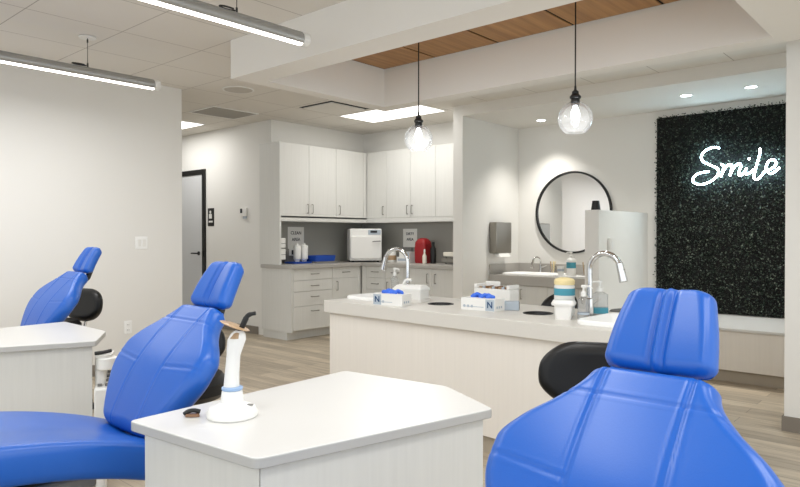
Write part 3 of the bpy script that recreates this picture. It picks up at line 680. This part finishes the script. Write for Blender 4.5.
obj('cup', MB().lathe([(.03, 0), (.04, .10), (.036, .10), (.027, .006)], seg=20), 'white', p); obj('blue_mark', MB().lathe([(.0375, .05), (.0385, .06), (.0392, .075)], seg=20, cap0=False, cap1=False), 'lgrey', p)
for y, lab in ((3.50, 'clear cup of yellow picks left on the vanity'), (3.19, 'clear cup of yellow picks right on the vanity')):
    p = thing('pick_cup', lab, 'cup', (6.66 if y < 3.3 else 6.90, y, ZS+.016 if y < 3.3 else ZS), 0, 'cups of yellow picks')
    if y > 3.3: p.location = (7.045, 3.79, ZS)
    obj('cup', MB().lathe([(.03, 0), (.036, .10), (.034, .10), (.028, .005)], seg=18), 'glass', p)
    for k in range(5):
        a = k*1.3; obj('pick', MB().tube([(.012*math.cos(a), .012*math.sin(a), .006), (.03*math.cos(a), .03*math.sin(a), .15)], [.003, .006], 6), ('yel', 'yel', 'tan')[k % 3], p)
struct('wall_partition', MB().box(5.88, 7.115, 2.68, 2.82, 0, 1.515), 'wall')
p = thing('black_cup', 'small black tapered cup standing on top of the partition', 'cup', (5.955, 2.745, 1.5155))
obj('cup', MB().lathe([(.045, 0), (.033, .088), (.030, .09), (.030, .084), (.04, .01)], seg=24), 'blk', p)
p = thing('partition_switch', 'slim white switch on the side of the partition', 'switch', (6.115, 2.68, 1.18))
obj('plate', MB().box(-.04, .04, -.03, -.001, -.065, .065), 'white', p, bevel=.003); obj('rocker', MB().box(-.012, .012, -.036, -.03, -.03, .03), 'porc', p, bevel=.002)
# window seat below the green wall
p = thing('built_in_bench', 'pale built-in bench with white top below the green wall', 'bench', (6.6, 1.8, 0))
obj('front_panel', MB().box(6.06, 6.08, .925, 2.676, .108, .449), 'lam2', p, p); obj('carcass', MB().box(6.08, 7.113, .925, 2.676, .108, .449), 'lam2', p, p)
obj('toe_kick', MB().box(6.11, 7.1, .925, 2.676, 0, .107), 'kick', p, p); obj('top', MB().box(6.03, 7.113, .923, 2.678, .4495, .474), 'wtop', p, p, bevel=.003)
# moss wall
mw = thing('green_wall', 'dark green artificial hedge panel on the alcove wall behind the sign', 'green wall', (7.113, 1.75, 1.5))
Y0, Y1, Z0, Z1 = .94, 2.575, .476, 2.545
obj('backing', MB().box(7.085, 7.112, Y0, Y1, Z0+.004, Z1-.015), 'void', mw, mw)
lf = MB(); rnd = random.Random(3)
for k in range(15000):
    y = rnd.uniform(Y0, Y1); z = rnd.uniform(Z0+.012, Z1); d_ = rnd.uniform(0, .05)
    c0 = Vector((7.085-d_, y, z)); a = Vector((-rnd.uniform(.1, 1), rnd.uniform(-1, 1), rnd.uniform(-1, 1))).normalized()
    w_ = a.cross(Vector((rnd.uniform(-1, 1), rnd.uniform(-1, 1), rnd.uniform(-1, 1)))).normalized(); l = rnd.uniform(.014, .026); ww = l*.36
    n_ = a.cross(w_)*l*.18
    q = [c0, c0+a*l*.5+w_*ww-n_, c0+a*l, c0+a*l*.5-w_*ww-n_]
    if min(v_.z for v_ in q) < Z0 or max(v_.x for v_ in q) > 7.11: continue
    vs_ = [lf.bm.verts.new(v_) for v_ in q]; lf.bm.faces.new([vs_[0], vs_[1], vs_[2]]); lf.bm.faces.new([vs_[0], vs_[2], vs_[3]])
lo = obj('foliage', lf, 'moss', mw, mw, angle=180); lo['kind'] = 'stuff'
# neon word
NS = dict(letter_S=[(1.923, 2.144), (1.97, 2.157), (2.035, 2.142), (2.083, 2.101), (2.095, 2.058), (2.071, 2.018), (2.011, 1.982), (1.951, 1.95), (1.93, 1.907), (1.957, 1.852), (2.016, 1.811), (2.094, 1.79), (2.155, 1.806), (2.177, 1.839), (2.155, 1.883), (2.094, 1.911), (2.022, 1.917)],
 letter_m=[(1.908, 1.980), (1.884, 1.965), (1.889, 1.917), (1.908, 1.858), (1.881, 1.922), (1.845, 1.968), (1.815, 1.972), (1.808, 1.940), (1.826, 1.862), (1.802, 1.922), (1.765, 1.966), (1.735, 1.974), (1.726, 1.945), (1.742, 1.900), (1.746, 1.868), (1.725, 1.860), (1.700, 1.885)],
 letter_i=[(1.675, 1.93), (1.69, 1.891), (1.677, 1.869), (1.644, 1.882), (1.613, 1.914)],
 letter_dot=[(1.656, 2.024), (1.651, 2.009)],
 letter_l=[(1.558, 2.111), (1.563, 2.046), (1.584, 1.963), (1.605, 1.879), (1.61, 1.829), (1.583, 1.811), (1.551, 1.84), (1.513, 1.891)],
 letter_e=[(1.513, 1.887), (1.465, 1.903), (1.424, 1.943), (1.432, 1.984), (1.470, 1.990), (1.502, 1.945), (1.500, 1.890), (1.455, 1.862), (1.392, 1.915)])
sg = thing('neon_sign', 'white glowing neon script sign reading Smile on the green wall', 'sign', (7.0, 1.78, 1.97))
for n_, pts in NS.items():
    P3 = smooth_pts([(7.0, y, z) for y, z in pts], 6)
    obj(n_, MB().tube(P3, .009, 10), 'neon', sg, sg)
st = MB()
for y, z in ((2.095, 2.058), (1.957, 1.852), (1.841, 1.961), (1.69, 1.891), (1.584, 1.963), (1.455, 1.879)): st.tube([(7.012, y, z), (7.09, y, z)], .004, 6)
obj('standoff', st, 'white', sg, sg)

# ------------------------------------------------------------------ dental chairs
def cushion(path, hw, T, disp, n_t=64, n_v=64, rc=.05, re=None, center=None):
    """path(t) -> (u, z, nu, nz) for the front face, hw(t) half width, T thickness"""
    re = re or T/2
    ts = [.5-.5*math.cos(PI*k/n_t)*(1 if True else 0) for k in range(n_t+1)]
    ts = [.55*t + .45*(k/n_t) for k, t in enumerate(ts)]
    Ls = 0; pv = None
    for k in range(41):
        u, z, _, _ = path(k/40)
        if pv: Ls += math.hypot(u-pv[0], z-pv[1])
        pv = (u, z)
    def rnd_(d, r): 
        e = min(r, max(d, 0)); return r-math.sqrt(max(0, r*r-(r-e)**2))
    mb = MB(); F, B = [], []
    for t in ts:
        dt = min(t, 1-t)*Ls; w = hw(t)-rnd_(dt, rc); u, z, nu, nz = path(t); fr, bk = [], []
        cy = center(t) if center else 0
        for j in range(n_v+1):
            s_ = -1+2*j/n_v; v_ = .6*s_+.4*math.sin(s_*PI/2); y = v_*w
            h_ = max(0, T/2 - max(rnd_(w-abs(y), re), 0) - max(rnd_(dt, re), 0))
            k = h_/(T/2)
            o = -T/2 + h_ + disp(t, y, w)*k; q = -T/2 - h_
            fr.append(mb.bm.verts.new((u+nu*o, y+cy, z+nz*o))); bk.append(mb.bm.verts.new((u+nu*q, y+cy, z+nz*q)))
        F.append(fr); B.append(bk)
    for i in range(n_t):
        for j in range(n_v):
            mb.bm.faces.new([F[i][j], F[i+1][j], F[i+1][j+1], F[i][j+1]]); mb.bm.faces.new([B[i][j], B[i][j+1], B[i+1][j+1], B[i+1][j]])
    fr_ = F[0]+[r[-1] for r in F[1:]]+F[-1][-2::-1]+[r[0] for r in F[-2:0:-1]]
    bk_ = B[0]+[r[-1] for r in B[1:]]+B[-1][-2::-1]+[r[0] for r in B[-2:0:-1]]
    for i in range(len(fr_)): mb.bm.faces.new([fr_[i], fr_[(i+1) % len(fr_)], bk_[(i+1) % len(fr_)], bk_[i]])
    bmesh.ops.remove_doubles(mb.bm, verts=mb.bm.verts, dist=1e-4)
    bmesh.ops.dissolve_degenerate(mb.bm, edges=mb.bm.edges, dist=1e-5)
    bd = [e for e in mb.bm.edges if e.is_boundary]
    if bd: bmesh.ops.holes_fill(mb.bm, edges=bd)
    return mb
def lerp_tab(tab):
    n = len(tab); xs = [p[0] for p in tab]; ys_ = [p[1] for p in tab]
    d = [(ys_[i+1]-ys_[i])/(xs[i+1]-xs[i]) for i in range(n-1)]
    m = [d[0]] + [(0 if d[i-1]*d[i] <= 0 else (d[i-1]+d[i])/2) for i in range(1, n-1)] + [d[-1]]
    def f(t):
        for i in range(n-1):
            if t <= xs[i+1] or i == n-2:
                h = xs[i+1]-xs[i]; k = (t-xs[i])/h
                return (2*k**3-3*k*k+1)*ys_[i]+(k**3-2*k*k+k)*h*m[i]+(-2*k**3+3*k*k)*ys_[i+1]+(k**3-k*k)*h*m[i+1]
    return f
def bez(p0, p1, p2):
    def f(t):
        u = (1-t)**2*p0[0]+2*t*(1-t)*p1[0]+t*t*p2[0]; z = (1-t)**2*p0[1]+2*t*(1-t)*p1[1]+t*t*p2[1]
        du = 2*(1-t)*(p1[0]-p0[0])+2*t*(p2[0]-p1[0]); dz = 2*(1-t)*(p1[1]-p0[1])+2*t*(p2[1]-p1[1]); n = math.hypot(du, dz)
        return u, z, -dz/n, du/n
    return f
def gv(x, s): return math.exp(-(x/s)**2)
def seam(x, s=.004): return -.0028*gv(x, s) + .0010*gv(abs(x)-s*2.0, s*.9)
BX = dict(back_w=lerp_tab([(0, .16), (.22, .238), (.38, .278), (.52, .280), (.64, .243), (.76, .182), (.88, .140), (1, .124)]))
def build_chair():
    C_ = thing('dental_chair', '', 'chair', (0, 0, 0))
    def bd(t, y, w):
        d_ = .010*gv((t-.35), .25)*(1-(y/max(w, .01))**2)
        d_ += seam(abs(y)-.088)
        d_ += seam((t-.80)*.49)
        if abs(y) > .088: d_ += seam((t-.42)*.49-.10*(abs(y)-.088))
        d_ += .35*seam(w-abs(y)-.022)
        return d_
    obj('backrest', cushion(bez((.055, .60), (.180, .88), (.368, 1.008)), BX['back_w'], .085, bd, 110, 110, .03), 'blue', C_, angle=80)
    def hd(t, y, w):
        d_ = .010*(abs(y)/w)**1.5 - .006
        d_ += .007*gv(y, .0055) - .006*gv(abs(y)-.013, .006) + .3*seam(w-abs(y)-.014)
        return d_
    obj('headrest', cushion(bez((.368, .996), (.405, 1.085), (.468, 1.168)), lerp_tab([(0, .116), (.5, .106), (1, .086)]), .065, hd, 70, 90, .028), 'blue', C_, angle=80)
    obj('headrest_bracket', MB().tube([(.36, 0, .88), (.44, 0, .95), (.468, 0, 1.02), (.478, 0, 1.06)], .018, 10), 'blk', C_)
    def sd(t, y, w):
        return .35*seam(w-abs(y)-.03) + seam((t-.42)*1.1)*.6 - .012*gv(y, .12)
    obj('seat', cushion(bez((-1.10, .69), (-.30, .785), (.20, .548)), lerp_tab([(0, .20), (.3, .24), (.6, .258), (.85, .258), (1, .25)]), .112, sd, 90, 70, .04, .03), 'blue', C_, angle=80)
    # structure below and behind
    fr = MB(); fr.box(-.62, -.08, -.15, .15, .49, .535); obj('seat_frame', fr, 'grey', C_, bevel=.01)
    bs = MB(); bs.tube([(-.02, 0, .50), (.14, 0, .56), (.26, 0, .74), (.37, 0, .90)], .035, 10); obj('back_support', bs, 'blk', C_)
    obj('lift_column', MB().loft([rrect(-.46, -.16, -.11, .11, .05, .05), rrect(-.44, -.18, -.10, .10, .05, .515)]), 'grey', C_)
    obj('base_plate', MB().loft([rrect(-.72, .18, -.24, .24, .1, 0), rrect(-.72, .18, -.24, .24, .1, .03), rrect(-.68, .14, -.2, .2, .1, .049)]), 'grey', C_)
    ar = MB(); ar.tube([(-.7, -.10, .50), (-.4, -.12, .53), (-.1, -.12, .53)], .014, 8); ar.tube([(-.7, .10, .50), (-.4, .12, .53), (-.1, .12, .53)], .014, 8)
    obj('linkage', ar, 'blk', C_)
    return C_
ch = build_chair()
ch['label'] = 'blue vinyl dental chair nearest the camera, its headrest before the island'; ch['group'] = 'blue dental chairs'
ch.location = (.950, .487, 0); ch.rotation_euler = (0, 0, 0)
for o in ch.children:
    pass
ch2 = dup(ch, (.945, 2.142, 0), 0, 'blue vinyl dental chair in the middle, its seat at the left edge')
ch3 = dup(ch, (1.445, 4.478, 0), 0, 'blue vinyl dental chair furthest back, beyond the left white cabinet')
ch.location.z = 0
for root_, dz in ((ch, -.006), (ch2, .010), (ch3, .034)):
    for o in root_.children:
        if o.name.split('.')[0] not in ('base_plate', 'lift_column'): o.location.z = dz

# ------------------------------------------------------------------ side cabinets
def inset(poly, d):
    n = len(poly); out = []; c0 = Vector((sum(p[0] for p in poly)/n, sum(p[1] for p in poly)/n))
    ar = sum(poly[i][0]*poly[(i+1) % n][1]-poly[(i+1) % n][0]*poly[i][1] for i in range(n)); sg_ = 1 if ar > 0 else -1
    for i in range(n):
        p, q, r = Vector(poly[i-1]), Vector(poly[i]), Vector(poly[(i+1) % n])
        e1 = (q-p).normalized(); e2 = (r-q).normalized(); n1 = Vector((-e1.y, e1.x))*sg_; n2 = Vector((-e2.y, e2.x))*sg_
        bsc = (n1+n2); bsc = bsc/(1+n1.dot(n2)); out.append(tuple(q+bsc*d))
    return out
def rounded(poly, r, seg=5):
    n = len(poly); out = []
    for i in range(n):
        p, q, s_ = Vector(poly[i-1]), Vector(poly[i]), Vector(poly[(i+1) % n])
        a = q+(p-q).normalized()*r; b = q+(s_-q).normalized()*r
        for k in range(seg+1):
            t = k/seg; out.append(tuple((1-t)**2*a+2*t*(1-t)*q+t*t*b))
    return out
def side_cabinet(poly, label, split):
    c0 = (sum(p[0] for p in poly)/len(poly), sum(p[1] for p in poly)/len(poly), 0)
    p = thing('dental_side_cabinet', label, 'cabinet', c0, 0, 'white topped side cabinets')
    zt = .75
    w = obj('worktop', MB().prism(rounded(poly, .022), zt-.027, zt), ['wtop', 'wedge'], p, p, bevel=.003)
    for f_ in w.data.polygons:
        if f_.normal.z < .5: f_.material_index = 1
    v1, v2 = Vector(poly[1]), Vector(poly[2]); v2 = v2+(v2-v1).normalized()*.02
    body = inset([poly[0], poly[1], tuple(v2), poly[4]], .03)
    obj('body', MB().prism(inset(body, .018), .08, zt-.0275), 'lam', p, p)
    n = len(body)
    for i in range(n):
        a, b = Vector(body[i]), Vector(body[(i+1) % n]); e = (b-a).normalized(); L_ = (b-a).length
        ib = inset(body, .0175); a2, b2 = Vector(ib[i]), Vector(ib[(i+1) % n])
        g = .0012
        obj('side_panel', MB().prism([tuple(a+e*g), tuple(b-e*g), tuple(b2-e*g), tuple(a2+e*g)], .08, zt-.029), 'lam', p, p)
    obj('toe_kick', MB().prism(inset(body, .05), 0, .0795), 'kick', p, p)
    return p
side_cabinet([(.845, 1.752), (.893, 1.230), (1.622, 1.064), (1.763, 1.346), (1.710, 1.793)], 'white topped side cabinet in the foreground holding the curing light', 0)
side_cabinet([(.66, 4.03), (.70, 3.49), (1.389, 3.21), (1.572, 3.509), (1.585, 4.086)], 'white topped side cabinet at the left edge, between two blue chairs', 0)
# assistant arm on the left cabinet
p = thing('delivery_unit', 'white dental delivery unit with black tray handle beside the left cabinet', 'dental unit', (1.414, 3.278, 0), math.radians(-31))
obj('column', MB().loft([rrect(0, .05, -.03, .04, .02, .001), rrect(0, .05, -.03, .04, .02, .66)]), 'white', p)
kp = MB()
kp.box(.001, .085, -.06, .11, .15, .51)
for v_ in kp.bm.verts:
    if v_.co.z > .45 and v_.co.y > 0: v_.co.z += .07
kb = obj('control_box', kp, 'white', p, bevel=.008)
k = MB()
for i in range(2):
    for j in range(4): k.box(.015+i*.034, .034+i*.034, -.04+j*.035, -.02+j*.035, .52+j*.015, .532+j*.015)
obj('button', k, 'grey', kb)
obj('holder_ring', MB().lathe([(.045, .60), (.05, .605), (.05, .655), (.045, .66)], (.053, -.01, 0), 20), 'white', p)
obj('tray', MB().loft([rrect(.003, .075, -.05, .08, .02, .661), rrect(.002, .08, -.055, .085, .02, .675)]), 'white', p)
obj('tray_handle', MB().tube([(.005, -.045, .685), (.04, -.03, .686), (.075, -.01, .69)], .009, 10), 'blk', p)

# curing light on its charging base (local x = image right)
q = thing('curing_light', 'white cordless curing light with amber shield on its round charging base', 'curing light', (1.062, 1.575, .75), math.radians(-48.5)); q.scale = (.96, .96, .96)
obj('charging_base', MB().lathe([(.070, 0), (.074, .004), (.074, .016), (.066, .028), (.045, .036), (.034, .044), (.030, .075), (.028, .078)], seg=40), 'white', q)
obj('base_button', MB().box(.045, .062, -.006, .004, .0335, .0365), 'grey', q)
obj('charge_ring', MB().lathe([(.028, .0785), (.0305, .081), (.0305, .087), (.027, .089)], seg=28), 'skyring', q)
def oval(cx, cz, rx, ry, tilt=0, n=20):
    return [(cx+rx*math.cos(2*PI*j/n), ry*math.sin(2*PI*j/n), cz+rx*math.cos(2*PI*j/n)*tilt) for j in range(n)]
hb = obj('handpiece', MB().loft([oval(-.002, .0895, .023, .022), oval(.0, .13, .021, .020), oval(.004, .18, .020, .019), oval(.009, .205, .024, .021), oval(.014, .228, .027, .020), oval(.018, .244, .022, .016), oval(.021, .254, .012, .010)]), 'white', q)
obj('head_window', MB().loft([oval(.012, .232, .019, .0225), oval(.017, .246, .014, .0175), oval(.019, .250, .008, .012)]), 'tan', hb)
obj('light_guide', MB().tube(smooth_pts([(.022, 0, .248), (.033, 0, .272), (.043, 0, .293), (.052, 0, .301), (.070, 0, .305)], 6), [.0085]*12+[.0072]*8+[.006]*5, 12), 'blk', q)
sh = MB().lathe([(.001, -.0022), (.042, -.0022), (.046, 0), (.042, .0022), (.001, .0022)], seg=36)
sh.bm.transform(Matrix.Translation((.008, 0, .268)) @ Matrix.Rotation(math.radians(20), 4, 'Y') @ Matrix.Rotation(math.radians(-4), 4, 'X'))
obj('shield', sh, 'tan', q)
q = thing('cable_grommet', 'small black and brown light tip lying left of the charging base', 'light tip', (.985, 1.655, .7515), math.radians(-48.5))
obj('tip', MB().tube(smooth_pts([(-.024, 0, .006), (-.012, 0, .014), (.004, .002, .016), (.02, .004, .012)], 5), .0062, 10), 'blk', q)
obj('collar', MB().loft([rrect(-.02, .02, -.010, .008, .006, 0), rrect(-.018, .018, -.008, .006, .006, .0075)]), 'brown', q)
q.name = 'light_tip'

# ------------------------------------------------------------------ stools
def build_stool(back_w=.20, back_h=.24):
    S = thing('operator_stool', '', 'stool', (0, 0, 0))
    obj('seat', MB().lathe([(.06, .55), (.17, .555), (.195, .58), (.195, .625), (.17, .655), (.08, .663), (.001, .66)], seg=36), 'black', S)
    def bd(t, y, w): return -.02*(y/w)**2
    bk = cushion(bez((.20, .635), (.235, .75), (.235, .868)), lerp_tab([(0, back_w*.8), (.4, back_w), (.65, back_w), (1, back_w*.9)]), .085, bd, 44, 44, .115)
    for v_ in bk.bm.verts: v_.co.x -= .55*v_.co.y**2
    obj('backrest', bk, 'black', S, angle=80)
    obj('back_post', MB().tube(smooth_pts([(.05, 0, .542), (.22, 0, .55), (.275, 0, .60), (.285, 0, .78)], 5), .012, 10), 'chrome', S)
    obj('gas_column', MB().lathe([(.03, .10), (.03, .32), (.016, .322), (.016, .549)], seg=18), 'chrome', S)
    hubm = MB(); hubm.lathe([(.045, .07), (.045, .12), (.032, .13)], seg=18)
    obj('hub', hubm, 'blk', S)
    for k in range(5):
        a = 2*PI*k/5+.3; ca, sa = math.cos(a), math.sin(a)
        lg = obj('leg', MB().tube([(.03*ca, .03*sa, .095), (.15*ca, .15*sa, .085), (.27*ca, .27*sa, .07)], [.02, .017, .013], 8), 'blk', S)
        cm = MB(); cm.lathe([(.025, -.012), (.025, .012)], seg=16); cm.bm.transform(Matrix.Translation((.27*ca, .27*sa, .0255)) @ Matrix.Rotation(a, 4, 'Z') @ Matrix.Rotation(PI/2, 4, 'X'))
        cm.tube([(.27*ca, .27*sa, .03), (.27*ca, .27*sa, .075)], .007, 8)
        obj('caster', cm, 'blk', lg)
    return S
s1 = build_stool(); s1['group'] = 'black operator stools'
s1['label'] = 'black stool whose backrest shows left of the nearest chair headrest'
s1.location = (2.03, .94, 0); s1.rotation_euler = (0, 0, math.radians(25))
dup(s1, (1.50, 2.605, 0), math.radians(60), 'black stool behind the middle blue chair')
dup(s1, (1.84, 4.98, 0), math.radians(15), 'black stool behind the furthest blue chair by the left wall')
dup(s1, (4.135, 2.41, 0), math.radians(-98), 'black stool behind the island, seen past the wipes canister')

bs_ = dup(s1, (5.228, 2.093, 0), 0, 'backless black stool behind the right end of the island')
for o in list(bs_.children):
    if o.name.split('.')[0] in ('backrest', 'back_post'): bpy.data.objects.remove(o)
# ------------------------------------------------------------------ light, camera
w = bpy.data.worlds.new('daylight'); SC.world = w; w.use_nodes = True
w.node_tree.nodes['Background'].inputs[0].default_value = (.90, .96, 1, 1); w.node_tree.nodes['Background'].inputs[1].default_value = 1.5
def area(name, loc, rot, sx, sy, power, col=(1, 1, .99)):
    l = bpy.data.lights.new(name, 'AREA'); l.shape = 'RECTANGLE'; l.size = sx; l.size_y = sy; l.energy = power; l.color = col
    o = bpy.data.objects.new(name, l); COL.objects.link(o); o.location = loc; o.rotation_euler = rot; return o
area('panel_lamp', (5.75, 5.2, H-.02), (0, 0, 0), .6, 1.2, 12)
area('panel_lamp', (4.4, 8.15, H-.02), (0, 0, 0), .6, 1.2, 10)
for y in (4.90, 3.09, 1.28, -.53):  # first pair sits at the modelled tubes; second pair is added fill, unseen
    area('tube_and_fill_lamp', (1.4, y, 2.42), (0, 0, 0), 2.4, .06, 19, (1, 1, 1))
for x, y in ((6.735, 3.775), (6.465, 2.075), (6.485, 1.52)): 
    l = bpy.data.lights.new('downlight_lamp', 'SPOT'); l.energy = {3.775: 85, 2.075: 52}.get(y, 62); l.spot_size = math.radians(105); l.spot_blend = 1; l.shadow_soft_size = .05; l.color = (1, .965, .91)
    o = bpy.data.objects.new('downlight_lamp', l); COL.objects.link(o); o.location = (x, y, 2.59)
for y in (3.09, 1.84):
    l = bpy.data.lights.new('pendant_bulb', 'POINT'); l.energy = 5; l.shadow_soft_size = .03; l.color = (.94, .97, 1)
    o = bpy.data.objects.new('pendant_bulb', l); COL.objects.link(o); o.location = (3.70, y, 1.95)

cam = bpy.data.cameras.new('camera'); co = bpy.data.objects.new('camera', cam); COL.objects.link(co); SC.camera = co
cam.sensor_width = 36; cam.lens = 650/800*36; cam.clip_start = .05
Aa = math.radians(41.5); Dd = math.atan(7/650)
fh = Vector((math.cos(Aa), math.sin(Aa), 0)); f = fh*math.cos(Dd)-Vector((0, 0, 1))*math.sin(Dd)
rt = Vector((math.sin(Aa), -math.cos(Aa), 0)); up = rt.cross(f)
co.matrix_world = Matrix(((rt.x, up.x, -f.x, 0), (rt.y, up.y, -f.y, 0), (rt.z, up.z, -f.z, 1.26), (0, 0, 0, 1)))
SC.view_settings.view_transform = 'Standard'; SC.view_settings.look = 'None'; SC.view_settings.exposure = .25; SC.view_settings.gamma = 1
SC.view_settings.use_curve_mapping = False
SC.cycles.max_bounces = 10; SC.cycles.diffuse_bounces = 5; SC.cycles.transparent_max_bounces = 16; SC.cycles.caustics_reflective = False; SC.cycles.caustics_refractive = False
